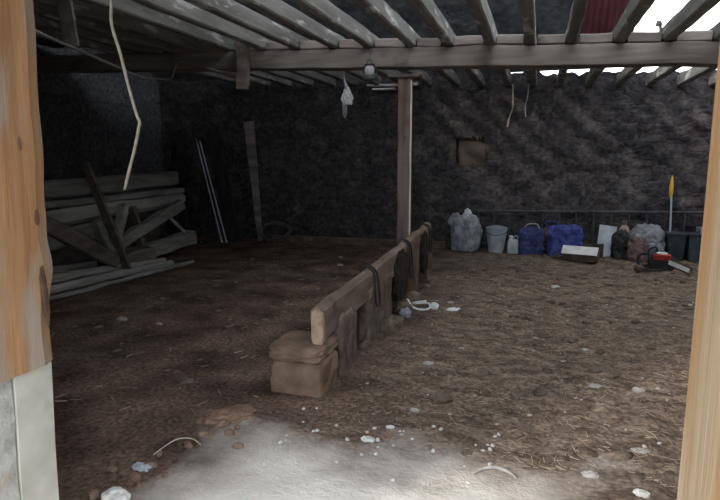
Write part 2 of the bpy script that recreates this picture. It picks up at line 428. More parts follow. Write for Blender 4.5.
rp(-8.5, 4.5, .6, SY0, roofz_f); rp(-8.5, 4.5, SY1, 6.2, roofz_f)
px = -8.5
for a_, c_ in SUNH: rp(px, a_, SY0, SY1, roofz_f); px = c_
rp(px, FX0, SY0, SY1, roofz_f); rp(FX1, 4.5, SY0, SY1, roofz_f)
structure(b.build('ceiling', M['slate']), 'dark slate roof underside with a stripped bay on the right')
# red corrugated sheet patched into the roof
b = MB(); n = 40; rows = []
for iy in range(2):
    y = 8.5 if iy == 0 else 10.6
    rows.append([(b.bm.verts.new((.58 + .76*i/n, y, roofz_b(y) - .05 + .018*math.sin(i*2*PI/5))), b.bm.verts.new((.58 + .76*i/n, y, roofz_b(y) - .035 + .018*math.sin(i*2*PI/5)))) for i in range(n + 1)])
for i in range(n):
    (a0, a1), (b0, b1) = rows[0][i], rows[0][i+1]; (c0, c1), (d0, d1) = rows[1][i], rows[1][i+1]
    for f in ((a0, c0, d0, b0), (a1, b1, d1, c1), (a0, b0, b1, a1), (c0, c1, d1, d0)): b.bm.faces.new(f)
for rr in (0, n): b.bm.faces.new((rows[0][rr][0], rows[0][rr][1], rows[1][rr][1], rows[1][rr][0]))
tag(b.build('roof_sheet', M['red_sheet']), 'dark red corrugated roof sheet beside the open sky', 'roof sheet', kind='thing')

# outdoors
b = MB(); b.box((0, 5, -.16), (120, 120, .1)); structure(b.build('ground', M['ground']), 'gravel ground outside')
t = thing('tree', 'yellow-green tree glimpsed through the gap above the back wall', 'tree', (.4, 15, -.1))
b = MB(); b.tube([(0, 0, 0), (.05, .02, 1.0), (-.03, .05, 2.0), (0, 0, 3.0)], lambda t_: .11 - .07*t_); b.build('trunk', M['bark'], t)
b = MB()
for k in range(1500):
    d = Vector((random.gauss(.2, .8), random.gauss(0, .5), 2.9 + random.gauss(0, .42)))
    if d.z > 3.72: continue
    rot = Euler((random.random()*6, random.random()*6, random.random()*6)).to_matrix()
    vs = [b.bm.verts.new(d + rot @ Vector(p)) for p in ((-.07, 0, 0), (0, -.03, .012), (.07, 0, 0), (0, .03, .012))]
    b.bm.faces.new(vs)
b.build('crown', M['leaf'], t)

# ------------------------------------------------------------------ doorway
# left plinth: dressed quoin at the inner corner, rougher block on its outer side
o = MB(); o.plank((-1.757, 1.385, -.1), (-1.722, 1.385, .922), .27, .15, up=(0, 1, 0), seg=10, rough=.002, ch=.02, seed=1)
tag(o.build('quoin_stone', M['plinth']), 'smooth pale dressed stone under the left door timber, inner of two', 'stone', kind='thing')
o = MB(); o.plank((-1.760, 1.118, -.1), (-1.725, 1.118, .922), .27, .378, up=(0, 1, 0), seg=16, rough=.003, ch=.012, seed=2, freq=9)
tag(o.build('quoin_stone', M['plinth_rough']), 'rough pale stone at the bottom left corner, outer of two under door timber', 'stone', kind='thing')
# left timber: a live inner edge that swells at a knot
t = thing('door_post', 'weathered orange-brown door timber standing on pale stones on the left', 'door post', (-1.66, 1.2, .925))
b = MB(); bm = b.bm
def lx(z): return -1.562 + .062 * min(1, max(0, (z - .94) / 1.2)) + .012 * math.exp(-((z - 1.35) / .3)**2) + .012 * noise.noise(Vector((0, 0, z * 3))) 
nseg = 60; rings = []
for k in range(nseg + 1):
    z = .925 + (2.64 - .925) * k / nseg
    bul = .02 * math.exp(-((z - 1.24) / .06)**2) - .010 * math.exp(-((z - 1.36) / .05)**2)
    ring = []
    for (u, y) in ((0, .93), (0, 1.05), (0, 1.18), (0, 1.3), (0, 1.40), (-.02, 1.452), (-.28, 1.455), (-.30, .93)):
        x = lx(z) + u; yy = y
        if u == 0: x += .006 * noise.noise(Vector((y*9, 4, z*2.2)))
        if y > 1.39 and u > -.1: yy += bul + .012 * noise.noise(Vector((1, 5, z * 5))); x -= bul * .3
        ring.append(bm.verts.new((x, yy, z)))
    rings.append(ring)
for a_, c_ in zip(rings, rings[1:]):
    for j in range(8): bm.faces.new((a_[j], a_[(j+1) % 8], c_[(j+1) % 8], c_[j]))
bm.faces.new(rings[0][::-1]); bm.faces.new(rings[-1])
bmesh.ops.translate(bm, verts=list(bm.verts), vec=(1.66, -1.2, -.925))
b.build('timber', M['door_timber'], t)
def knot(y, z, ry, rz, tilt=0):
    b = MB(); b.lump((0, 0, 0), (.012, ry*2, rz*2), 2.2, .25, 3, 3, int(y*100), flat=False)
    o = b.build('knot', M['knot'], t); o.location = (lx(z) + 1.66 + .001, y - 1.2, z - .925 - rz); o.rotation_euler.x = tilt; return o
knot(1.392, 1.43, .008, .026); knot(1.418, 1.17, .013, .105, .05); knot(1.35, 1.66, .005, .02)
# right timber
t = thing('door_post', 'pale cream door timber with a rough edge along the right side', 'door post', (.45, 1.2, -.02))
b = MB(); bm = b.bm; rings = []
for k in range(nseg + 1):
    z = -.02 + 2.66 * k / nseg
    wob = .012 * noise.noise(Vector((3, 1, z * 3.1))) + .006 * noise.noise(Vector((3, 8, z * 9)))
    ring = []
    for (u, y) in ((0, .93), (0, 1.03), (.004, 1.12), (-.003, 1.2), (.004, 1.3), (0, 1.40), (.018, 1.45), (.26, 1.455), (.28, .93)):
        x = .352 + u; yy = y
        if y > 1.39 and u < .1: yy += wob; x += .2 * wob
        x += .004 * noise.noise(Vector((y * 12, 2, z * 1.4)))
        ring.append(bm.verts.new((x, yy, z)))
    rings.append(ring)
for a_, c_ in zip(rings, rings[1:]):
    for j in range(9): bm.faces.new((a_[j], a_[(j+1) % 9], c_[(j+1) % 9], c_[j]))
bm.faces.new(rings[0][::-1]); bm.faces.new(rings[-1])
bmesh.ops.translate(bm, verts=list(bm.verts), vec=(-.45, -1.2, .02))
b.build('timber', M['door_timber_pale'], t)

# dangling cord
b = MB()
b.tube([(-1.21, 1.42, 2.65), (-1.2, 1.42, 2.3), (-1.205, 1.42, 2.07), (-1.208, 1.42, 2.0), (-1.185, 1.42, 1.92), (-1.16, 1.42, 1.815), (-1.139, 1.42, 1.74), (-1.131, 1.42, 1.722), (-1.136, 1.42, 1.70), (-1.155, 1.42, 1.64), (-1.178, 1.42, 1.58), (-1.2, 1.42, 1.52)],
       lambda t_: .0048 if t_ < .97 else .0036, n=10)
tag(b.build('cord', M['cord'], smooth=True), 'kinked cream cord dangling just inside the left of the doorway', 'cord')

# ------------------------------------------------------------------ beam, posts, joists
BY = 6.93
t = thing('cross_beam', 'heavy weathered timber beam crossing the barn above the centre post', 'beam', (0, BY, 2.79)); t['kind'] = 'thing'
def jz(x, y): return 2.914 - .039 * x + .010 * (y - 6.85)     # underside of a joist
b = MB(); b.plank((-7.99, 0, .312), (3.99, 0, -.155), .26, .22, seg=90, rough=.007, ch=.03, seed=3, freq=2.2); b.build('timber', M['beam'], t)
BEAM = t
ords = ['first', 'second', 'third', 'fourth', 'fifth', 'sixth', 'seventh', 'eighth', 'ninth', 'tenth', 'eleventh', 'twelfth', 'thirteenth', 'fourteenth', 'fifteenth', 'sixteenth', 'seventeenth']
jx = [3.12, 2.65, 2.18, 1.71, 1.24, .77, .29, -.15, -.59, -1.08, -1.51, -2.03, -2.49, -3.01, -3.48, -3.95, -4.42, -4.9, -5.37, -5.84]
jlab = {1.71: 'weathered joist end beneath the open sky, just right of the sky-crossing joist',
        1.24: 'pale weathered joist crossing the bright open sky at top right',
        .77: 'pale weathered joist between the red roof sheet and the open sky',
        .29: 'weathered joist along the left edge of the red roof sheet',
        -.15: 'weathered joist running almost straight up, left neighbour of the one at the red sheet'}
for k, x in enumerate(jx):
    w_ = .115 + .018 * noise.noise(Vector((k * 3.3, 0, 0))); h_ = .17 + .03 * noise.noise(Vector((k * 2.1, 5, 0)))
    z0, z1 = jz(x, 1.35), jz(x, 10.9)
    b = MB(); b.plank((x + .02 * math.sin(k * 5), 1.35, z0 + h_/2), (x, 10.9, z1 + h_/2), w_, h_, seg=60, rough=.005, ch=.14, seed=k + 20, freq=2.5, twist=.06 * math.sin(k * 3))
    o = b.build('ceiling_joist', M['joist'])
    if x in jlab: lab = jlab[x]
    elif x > 1.71: lab = '%s weathered joist to the right of the sky-crossing joist, seen under the beam' % ords[[1.71, 2.18, 2.65, 3.12].index(x)]
    else: lab = 'limewashed ceiling joist, %s to the left of the red roof sheet' % ords[k - 6]
    tag(o, lab, 'joist', 'ceiling joists over the beam', 'thing')

# packing between the joists on top of the beam
for k in range(len(jx) - 1):
    xa, xb = jx[k+1] + .075, jx[k] - .075
    b = MB(); b.plank((xa, 0, jz(xa, BY) + .045 - 2.79), (xb, 0, jz(xb, BY) + .045 - 2.79), .265, .105, seg=5, rough=.008, seed=200 + k); b.build('packing_block', M['beam'], BEAM)
b = MB(); b.box((-5.75, 4.7, 3.45), (4.3, 6.3, .03), (0, .039, 0)); structure(b.build('loft_shade_deck', M['slate']), 'dark deck added to shade the joists over the left of the barn')  # deck added above the left joists to keep them dark
# broken stub on the beam beside the sky joist
b = MB(); b.tube([(1.17, 6.93, 2.80), (1.175, 6.93, 3.0), (1.16, 6.93, 3.06)], .016, n=8); b.lump((1.155, 6.93, 3.04), (.06, .05, .06), 2, .5, 3, 3, 4)
tag(b.build('timber_stub', M['log_dark']), 'small broken stub sticking up from the beam against the sky', 'stub')

# centre post with bolster
t = thing('centre_post', 'reddish-brown timber post holding up the beam behind the low wall', 'post', (-1.605, BY + .02, 0))
b = MB(); b.plank((0, 0, -.05), (0, 0, 2.64), .15, .14, up=(0, 1, 0), seg=30, rough=.006, ch=.08, seed=5); b.build('post', M['post'], t)
b = MB(); b.plank((-.2, 0, 2.655), (.2, 0, 2.645), .2, .035, seg=8, rough=.003, seed=6); b.build('bolster_plate', M['beam'], t)
b = MB(); b.tube([(.082, -.05, 0), (.082, -.05, 1.3), (.084, -.05, 2.6)], .011, n=8); tag(b.build('edge_highlight', M['white_plastic'], t), 'thin pale strip for skylight on the right edge')  # pale strip added to imitate skylight on the post's edge
b = MB(); b.tube([(.02, -.07, 1.92), (.02, -.09, 1.92), (.02, -.1, 1.88)], .012, n=6); b.build('iron_hook', M['iron'], t)
# stub post in front of the beam at left
b = MB(); b.plank((-3.71, 6.70, 2.55), (-3.69, 6.70, 3.12), .15, .1, up=(0, 1, 0), seg=10, rough=.006, seed=8)
tag(b.build('post_stub', M['beam']), 'short grey-brown timber fixed upright across the left half of the beam', 'timber', kind='thing')
# board hanging from the joists at top left
b = MB(); b.plank((-4.10, 4.2, 3.3), (-4.01, 4.2, 2.62), .15, .03, up=(0, 1, 0), seg=12, rough=.003, seed=9)
tag(b.build('hanging_board', M['log_pale']), 'short grey board hanging from the joists at the top left', 'board')
# cables
b = MB(); b.tube([(-2.9, 1.46, 2.55), (-3.05, 2.6, 2.50), (-3.16, 3.0, 2.45), (-3.94, 4.15, 2.60), (-4.16, 4.9, 2.58), (-4.42, 5.6, 2.585), (-4.72, 6.4, 2.68), (-4.80, 6.72, 2.74), (-4.70, 6.74, 2.93), (-4.49, 6.74, 2.93), (-4.12, 6.74, 2.81), (-3.78, 6.76, 2.74)], .014, n=8)
tag(b.build('cable', M['cable'], smooth=True), 'dusty cable sagging from the left door timber to the beam', 'cable')
b = MB(); b.tube([(-2.0, 6.72, 2.93), (-1.9, 6.72, 2.95), (-1.8, 6.75, 3.02)], .008, n=6)
# lantern under the beam
t = thing('lantern', 'small dark lantern hanging against the beam left of the centre post', 'lantern', (-1.98, 6.66, 2.58))
b = MB(); b.lathe([(.035, 0), (.065, .01), (.07, .03), (.06, .05)]); b.build('base', M['iron'], t)
b = MB(); b.lathe([(.045, .05), (.06, .09), (.06, .14), (.045, .17)]); b.build('globe', M['glass'], t, smooth=True)
b = MB(); b.lathe([(.055, .17), (.06, .185), (.035, .215), (.03, .24), (.012, .25)]); b.build('cap', M['iron'], t)
b = MB(); b.tube([(-.065, 0, .03), (-.085, 0, .1), (-.06, 0, .19)], .006, n=6); b.tube([(.065, 0, .03), (.085, 0, .1), (.06, 0, .19)], .006, n=6)
b.tube([(0, 0, .24), (0, .02, .3), (.0, .08, .36)], .005, n=6); b.build('wire_frame', M['iron'], t)
# white rag / bag hanging
t = thing('plastic_bag', 'white plastic bag knotted up under the joists left of the lantern', 'bag', (-2.89, 8.5, 2.5))
b = MB(); b.lump((0, 0, 0), (.17, .14, .26), 2.2, .3, 2.5, 4, 11, .5, pinch=.3); b.build('body', M['white_plastic'], t)
b = MB(); b.tube([(0, 0, .22), (-.03, 0, .33), (-.05, 0, .44), (-.05, 0, .60)], lambda t_: max(.008, .035 - .04*t_), n=8); b.build('knotted_neck', M['clear_plastic'], t)
b = MB(); b.lump((-.04, 0, -.2), (.08, .06, .26), 2, .3, 3, 3, 13, flat=False); b.build('trailing_tail', M['grey_film'], t)
# pale thin pieces high on the back wall
for (x0, x1, z, lab) in ((-3.21, -2.57, 3.075, 'pale thin batten high on the back wall left of the post, upper of two'), (-3.1, -2.65, 3.0, 'pale thin batten high on the back wall left of the post, lower of two')):
    b = MB(); b.plank((x0, 10.67, z), (x1, 10.67, z - .01), .13, .032, seg=8, rough=.006, seed=int(z*100)); tag(b.build('piece', M['card_white']), lab, 'piece', 'pale pieces left of the centre post')
b = MB(); b.plank((-2.45, 10.67, 3.07), (-2.22, 10.67, 3.07), .13, .06, seg=6, rough=.006, seed=77); tag(b.build('piece', M['paper']), 'short pale block of wood just left of the top of the centre post', 'piece')
# cords hanging down the back wall
b = MB(); b.tube([(-.51, 10.74, 3.0), (-.5, 10.66, 2.9), (-.49, 10.66, 2.6), (-.54, 10.66, 2.42), (-.57, 10.68, 2.25)], .014, n=6)
tag(b.build('rope', M['twig']), 'pale frayed rope hanging down the back wall right of the boarded recess', 'rope')
b = MB(); b.tube([(-.23, 10.74, 3.0), (-.24, 10.66, 2.8), (-.27, 10.66, 2.6), (-.26, 10.68, 2.42)], .012, n=6)
tag(b.build('rope', M['cable']), 'grey rope on the back wall just right of the pale one', 'rope')

# ------------------------------------------------------------------ low wall down the middle
t = thing('low_divider', 'low mud-smeared plank and masonry divider running down the middle of the barn', 'low wall', (-1.45, 5.6, 0))
def rail_z(y): return .60 + .042 * (y - 3.5)
segs = [(3.55, 4.78), (4.82, 6.16), (6.2, 7.7)]
def L_(p): return (p[0] + 1.45, p[1] - 5.6, p[2])
for k, (y0, y1) in enumerate(segs):
    b = MB(); b.plank(L_((-1.43, y0, rail_z(y0) - .13)), L_((-1.43, y1, rail_z(y1) - .13)), .10, .27, seg=28, rough=.010, ch=.28, seed=40 + k, freq=3)
    b.build('rail_plank', M['trough'], t)
b = MB(); b.lump(L_((-1.428, 3.538, .335)), (.088, .05, .25), 5, .08, 3, 3, 3, flat=False); tag(b.build('worn_end', M['trough_end'], t), 'worn paler plank end')
# masonry piers under the rail; open recesses between
piers = [(3.84, 4.22, .40), (4.62, 5.46, .46), (6.12, 6.84, .50), (7.34, 7.72, .56)]
for k, (y0, y1, h) in enumerate(piers):
    b = MB(); b.lump(L_((-1.47, (y0+y1)/2, -.06)), (.22 if k else .26, y1 - y0, h + .12), 8, .07, 3, 5, 60 + k)
    b.build('pier', M['trough_wall'], t)
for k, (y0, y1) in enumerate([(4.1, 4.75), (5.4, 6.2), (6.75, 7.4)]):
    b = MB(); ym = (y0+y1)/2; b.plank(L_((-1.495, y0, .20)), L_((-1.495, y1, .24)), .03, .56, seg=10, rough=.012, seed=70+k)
    b.build('recess_back', M['trough_dark'], t)  # near-black panel behind each opening
# rubble and mud heaped against the foot
b = MB()
for k in range(26):
    y = random.uniform(3.9, 7.6); s = random.uniform(.06, .17)
    b.lump((random.uniform(-1.42, -1.28) + 1.45, y - 5.6, -.04), (s*1.3, s*1.6, s), 2.2, .3, 3, 2, k)
tag(b.build('mud_heap', M['clod'], t), 'lumps of mud heaped along the foot', kind='stuff')
# the stone block at the near end
t = thing('stone_block', 'rounded mud-brown stone block at the near end of the low wall', 'stone', (-1.555, 3.60, 0)); t['kind'] = 'thing'
b = MB(); b.lump((0, 0, -.06), (.40, .40, .30), 7, .06, 2.2, 5, 9); b.build('base_stone', M['block'], t)
b = MB(); b.lump((-.015, .02, .225), (.40, .44, .115), 6, .08, 2.6, 5, 12, flat=False); b.build('cap_stone', M['block'], t)
# rope loops slung over the rail
for (y, dz, lab) in ((4.8, .34, 'dark rope loop slung over the low wall, nearest of three'), (6.22, .42, 'dark rope loop slung over the low wall, middle of three'), (7.45, .36, 'dark rope loop slung over the low wall, farthest of three')):
    zt = rail_z(y)
    b = MB(); b.tube([(-1.50, y - .05, zt - .3), (-1.495, y - .03, zt - .02), (-1.43, y, zt + .022), (-1.365, y + .02, zt - .03), (-1.345, y + .05, zt - .2), (-1.335, y + .03, zt - dz), (-1.34, y - .06, zt - dz + .03), (-1.345, y - .09, zt - .18), (-1.365, y - .05, zt - .03), (-1.43, y - .04, zt + .02)], .010, n=7)
    tag(b.build('rope_loop', M['black'], smooth=True), lab, 'rope', 'rope loops on the low wall')
# dark rag hanging in the widest opening
for y, s, lab in ((5.80, (.09, .56, .50), 'black wet rag hanging down the right face of the low wall, nearer of two'), (7.08, (.08, .42, .52), 'black wet rag hanging near the far end of the low wall')):
    b = MB(); b.lump((0, 0, 0), s, 2.6, .25, 3, 4, int(y*10), .3, flat=False); o = b.build('rag', M['trough_dark'])
    o.location = (-1.36, y, rail_z(y) - .035 - s[2]); tag(o, lab, 'rag', 'black rags on the low wall')
# white twine and scrap at its foot
b = MB(); z = fh(-1.15, 5.95) + .02
b.tube([(-1.33, 5.98, z+.08), (-1.26, 5.92, z+.015), (-1.16, 5.88, z), (-1.08, 5.95, z), (-1.10, 6.06, z+.03), (-1.2, 6.08, z+.02), (-1.28, 6.0, z+.03), (-1.22, 5.95, z + .06), (-1.12, 6.0, z + .07)], .011, n=7)
tag(b.build('twine', M['white_plastic'], smooth=True), 'tangled white twine at the foot of the low wall', 'twine')
b = MB(); b.lump((0, 0, 0), (.09, .08, .07), 2.5, .35, 3, 3, 2, .5); o = b.build('plastic_scrap', M['white_plastic']); o.location = (-1.03, 6.02, fh(-1.03, 6.02)); tag(o, 'crumpled white plastic scrap beside the twine by the low wall', 'scrap')
b = MB(); b.lump((0, 0, 0), (.12, .10, .10), 2.5, .35, 3, 3, 6, .5); o = b.build('plastic_scrap', M['clear_plastic']); o.location = (-1.27, 5.62, fh(-1.27, 5.62)); tag(o, 'crumpled milky plastic scrap against the low wall near the twine', 'scrap')

# ------------------------------------------------------------------ timber pile on the left
def timber(name, p, q, w, h, m, lab, cat='timber', seed=0, seg=20, rough=.012, ch=.12, up=(0, 0, 1), taper=1.0, group='timbers in the pile on the left'):
    mid = (Vector(p) + Vector(q)) / 2
    b = MB(); b.plank(p, q, w, h, up=up, seg=seg, rough=rough, ch=ch, seed=seed, taper=taper)
    o = b.build(name, M[m], origin=tuple(mid)); return tag(o, lab, cat, group, 'thing')
timber('timber_baulk', (-6.45, 4.9, 1.21), (-6.33, 8.75, 1.33), .24, .24, 'log', 'grey squared timber lying topmost on the pile at left', seed=101)
timber('timber_plank', (-6.30, 4.9, 1.03), (-6.2, 8.72, 1.12), .26, .09, 'log', 'thin grey plank under the topmost timber of the left pile', seed=102)
timber('timber_log', (-6.18, 4.9, .84), (-6.08, 8.62, .98), .26, .24, 'log_pale', 'pale rounded log in the middle of the left pile', seed=103, ch=.3, taper=.75)
timber('timber_baulk', (-6.2, 4.9, .52), (-6.15, 6.95, .66), .26, .26, 'log', 'short grey timber below the pale log in the left pile', seed=104)
timber('timber_baulk', (-6.6, 4.9, .24), (-6.5, 8.3, .24), .3, .5, 'log_dark', 'dark timber at the very bottom of the left pile', seed=105)
timber('timber_baulk', (-6.75, 4.9, .69), (-6.65, 8.2, .69), .3, .4, 'log_dark', 'dark timber low down at the back of the left pile', seed=106)
timber('timber_baulk', (-5.75, 5.0, 1.06), (-5.66, 6.42, .24), .14, .2, 'log_dark', 'brown timber sloping down to the right across the left pile', seed=107)
timber('timber_baulk', (-5.85, 6.40, .34), (-5.72, 8.12, .92), .16, .17, 'log', 'grey timber slanting up to the right across the left pile', seed=108)
timber('timber_baulk', (-5.95, 6.70, .14), (-5.88, 8.60, .30), .2, .23, 'log', 'thick grey timber low at the right end of the left pile', seed=109)
timber('timber_plank', (-5.62, 5.95, 1.60), (-5.55, 6.55, .05), .05, .13, 'log_dark', 'narrow brown plank leaning upright against the left pile', up=(1, 0, 0), seed=110, rough=.005)
timber('timber_offcut', (-5.85, 6.30, .80), (-5.80, 6.52, .22), .1, .15, 'log', 'short grey offcut wedged left of centre in the left pile', up=(1, 0, 0), seed=111)
timber('timber_offcut', (-5.85, 6.88, 1.0), (-5.80, 6.58, .35), .1, .13, 'log_pale', 'short pale offcut wedged behind the leaning plank in the left pile', up=(1, 0, 0), seed=112)
timber('timber_offcut', (-5.85, 7.06, .95), (-5.80, 7.2, .20), .08, .12, 'log_dark', 'short brown offcut standing in the middle of the left pile', up=(1, 0, 0), seed=113)
timber('stick', (-5.82, 7.88, .74), (-5.78, 8.26, .42), .035, .05, 'log_pale', 'thin pale stick poking out at the right of the left pile', 'stick', seed=114, rough=.004)
timber('timber_baulk', (-5.9, 6.5, .1), (-5.8, 7.3, .16), .3, .3, 'log_dark', 'dark brown stump of timber behind the crossing of the left pile', seed=118)
timber('pole', (-5.74, 4.6, .22), (-5.66, 7.50, .06), .13, .13, 'log_pale', 'pale pole lying along the foot of the left pile, nearest the pile', 'pole', seed=115, ch=.3, taper=.7)
timber('pole', (-5.52, 4.5, .12), (-5.46, 7.40, .05), .13, .12, 'log_pale', 'pale pole lying on the floor by the left pile, second from the pile', 'pole', seed=116, ch=.3, taper=.8)
timber('pole', (-5.32, 4.5, .05), (-5.26, 7.70, .03), .07, .06, 'log', 'thin grey pole on the floor, outermost beside the left pile', 'pole', seed=117, ch=.3)
timber('timber_baulk', (-5.98, 4.9, .2), (-5.95, 6.3, .15), .16, .2, 'log', 'short grey timber on the floor behind the pale poles', seed=119)

# leaning things in the left back corner
for k, (x, lab) in enumerate(((-6.99, 'shiny thin pipe leaning on the back wall at left, left of two'), (-6.90, 'shiny thin pipe leaning on the back wall at left, right of two'))):
    b = MB(); b.tube([(x, 10.55, 2.12 - .05*k), (x + .88 + .02*k, 9.98, .0)], .014, n=10); b.lathe([(.016, 0), (.02, .01), (.02, .03), (.016, .04)], (x + .88 + .02*k, 9.98, 0), 10)
    tag(b.build('metal_pipe', M['steel'], smooth=True), lab, 'pipe', 'pipes leaning in the left corner', 'thing')
for k, (x0, x1, w_, lab) in enumerate(((-6.62, -5.92, .3, 'wide dark board leaning on the back wall right of the pipes'), (-7.5, -7.2, .34, 'wide dark board leaning in the far left corner behind the timber pile'))):
    b = MB(); b.plank((x1, 10.1, 0), (x0, 10.62, 2.3), w_, .04, up=(0, 1, 0), seg=12, rough=.004, seed=130+k)
    tag(b.build('leaning_board', M['black_board']), lab, 'board', None, 'thing')
b = MB(); b.plank((-5.76, 10.62, 2.45), (-5.40, 10.3, .02), .23, .05, up=(0, 1, 0), seg=20, rough=.004, seed=133, taper=.45)
tag(b.build('leaning_board', M['beam']), 'long pale board leaning on the back wall above the coil of hose', 'board', None, 'thing')
# coil of hose
b = MB(); pts = []
for k in range(66):
    a = k / 16 * 2 * PI; r_ = .86 + .16 * math.sin(k * .37) + .05 * math.sin(k * 1.3)
    pts.append((-5.02 + .36 * r_ * math.cos(a), 10.25 + .10 * math.sin(k*.4), .215 + .19 * r_ * math.sin(a)))
b.tube(pts, .018, n=8)
tag(b.build('hose_coil', M['iron'], smooth=True), 'loose coil of grey hose at the foot of the pale leaning board', 'hose')
b = MB(); b.plank((-5.2, 10.52, .06), (-1.6, 10.52, .06), .14, .13, seg=30, rough=.008, seed=140)
tag(b.build('kerb_stone', M['trough_wall']), 'low kerb along the foot of the back wall left of the post', 'kerb', None, 'thing')

# ------------------------------------------------------------------ clutter along the back wall
t = thing('feed_barrier', 'long dark metal feed barrier with upright bars along the back wall', 'railing', (.8, 10.62, 0))
b = MB(); b.tube([(-1.85, 0, .72), (1.9, 0, .79)], .024, n=8); b.build('top_rail', M['rail_iron'], t)
b = MB(); b.tube([(-1.85, 0, .12), (1.9, 0, .12)], .024, n=8); b.build('bottom_rail', M['rail_iron'], t)
for k in range(14):
    x = -1.83 + k * .285
    b = MB(); b.tube([(x, 0, 0 if k % 4 == 0 else .12), (x, 0, .74 + .0187 * (x + 1.85))], .018, n=8); b.build('bar', M['rail_iron'], t)

def obj_at(b, name, m, loc, lab=None, cat=None, group=None, parent=None, smooth=False, kind=None):
    o = b.build(name, M[m] if isinstance(m, str) else m, parent, smooth=smooth); o.location = loc
    if lab: tag(o, lab, cat, group, kind)
    return o
# big milky bag
t = thing('plastic_bag', 'big crumpled milky plastic bag at the left end of the back wall clutter', 'bag', (-1.22, 10.36, 0))
b = MB(); b.lump((0, 0, -.01), (.52, .40, .66), 3, .14, 2.2, 5, 21, .9, pinch=-.12); obj_at(b, 'body', 'clear_plastic', (0, 0, 0), parent=t, smooth=True)
b = MB(); b.lump((-.2, 0, .38), (.22, .2, .32), 2, .25, 2, 5, 22, .8, flat=False); obj_at(b, 'torn_flap', 'clear_plastic', (0, 0, 0), parent=t, smooth=True)
b = MB(); b.lump((.02, 0, .56), (.14, .1, .22), 2, .35, 3, 4, 23, .6, flat=False); obj_at(b, 'gathered_neck', 'white_plastic', (0, 0, 0), parent=t)
# bucket
t = thing('bucket', 'pale blue-grey bucket standing right of the milky plastic bag', 'bucket', (-.67, 10.36, 0))
b = MB(); b.lathe([(.12, 0), (.135, .0), (.185, .42), (.195, .43), (.195, .455), (.172, .455), (.125, .03), (.01, .03)], n=28); obj_at(b, 'body', 'bucket', (0, 0, 0), parent=t, smooth=False)
b = MB(); b.tube([(-.19, 0, .42), (-.17, -.15, .38), (0, -.21, .33), (.17, -.15, .38), (.19, 0, .42)], .008, n=6); obj_at(b, 'wire_handle', 'iron', (0, 0, 0), parent=t)
b = MB(); b.lathe([(.17, .43), (.15, .47), (.08, .49), (.01, .495)], n=20); obj_at(b, 'contents', 'clear_plastic', (0, 0, 0), parent=t)
# small white can
t = thing('plastic_can', 'small white plastic can between the pale bucket and the blue bags', 'can', (-.37, 10.3, 0))
b = MB(); b.lump((0, 0, 0), (.19, .13, .26), 5, .05, 2, 4, 5); obj_at(b, 'body', 'bucket', (0, 0, 0), parent=t, smooth=True)
b = MB(); b.lathe([(.03, .24), (.03, .29), (.035, .29), (.035, .32), (.005, .32)], (-.04, 0, 0), 14); obj_at(b, 'cap', 'white_plastic', (0, 0, 0), parent=t)
b = MB(); b.tube([(.0, 0, .25), (.02, 0, .31), (.07, 0, .31), (.085, 0, .22)], .012, n=6); obj_at(b, 'handle', 'bucket', (0, 0, 0), parent=t)
# blue bags
t = thing('shopping_bag', 'dark blue bag, left of the two blue bags', 'bag', (-.06, 10.36, 0))
b = MB(); b.lump((0, 0, -.01), (.42, .32, .48), 5, .12, 2.6, 5, 31, .6); obj_at(b, 'body', 'blue_dark', (0, 0, 0), parent=t)
b = MB(); b.tube([(-.12, -.05, .42), (-.08, -.06, .53), (.08, -.06, .54), (.14, -.05, .42)], .012, n=6); obj_at(b, 'handle', 'bucket', (0, 0, 0), parent=t)
t = thing('shopping_bag', 'bright blue bulging bag, right of the two blue bags', 'bag', (.50, 10.36, 0))
b = MB(); b.lump((0, 0, -.01), (.56, .36, .54), 5.5, .12, 2.6, 5, 32, .6); obj_at(b, 'body', 'blue', (0, 0, 0), parent=t)
b = MB(); b.tube([(-.26, -.05, .46), (-.34, -.04, .58), (-.15, -.05, .585), (-.08, -.05, .48)], .014, n=6); obj_at(b, 'handle', 'blue', (0, 0, 0), parent=t)
b = MB(); b.lump((-.30, .02, .30), (.12, .12, .2), 2.5, .3, 3, 3, 3); obj_at(b, 'red_lining', 'sack', (0, 0, 0), parent=t)
# low dark box
t = thing('wooden_crate', 'low dark olive crate right of the bright blue bag', 'crate', (.92, 10.36, 0))
for (p, s) in (((0, -.13, .12), (.40, .02, .24)), ((0, .13, .12), (.40, .02, .24)), ((-.19, 0, .12), (.02, .24, .24)), ((.19, 0, .12), (.02, .24, .24))):
    b = MB(); b.box(p, s); b.build('side_board', M['olive'], t, bevel=.004)
b = MB(); b.box((0, 0, .03), (.36, .24, .02)); b.build('bottom_board', M['olive'], t)
# white panel leaning
b = MB(); b.plank((1.14, 10.30, .0), (1.20, 10.5, .53), .28, .03, up=(0, 1, 0), seg=8, rough=.003, seed=150)
tag(b.build('white_panel', M['bucket']), 'whitish panel leaning between the low crate and the black sack', 'panel', None, 'thing')
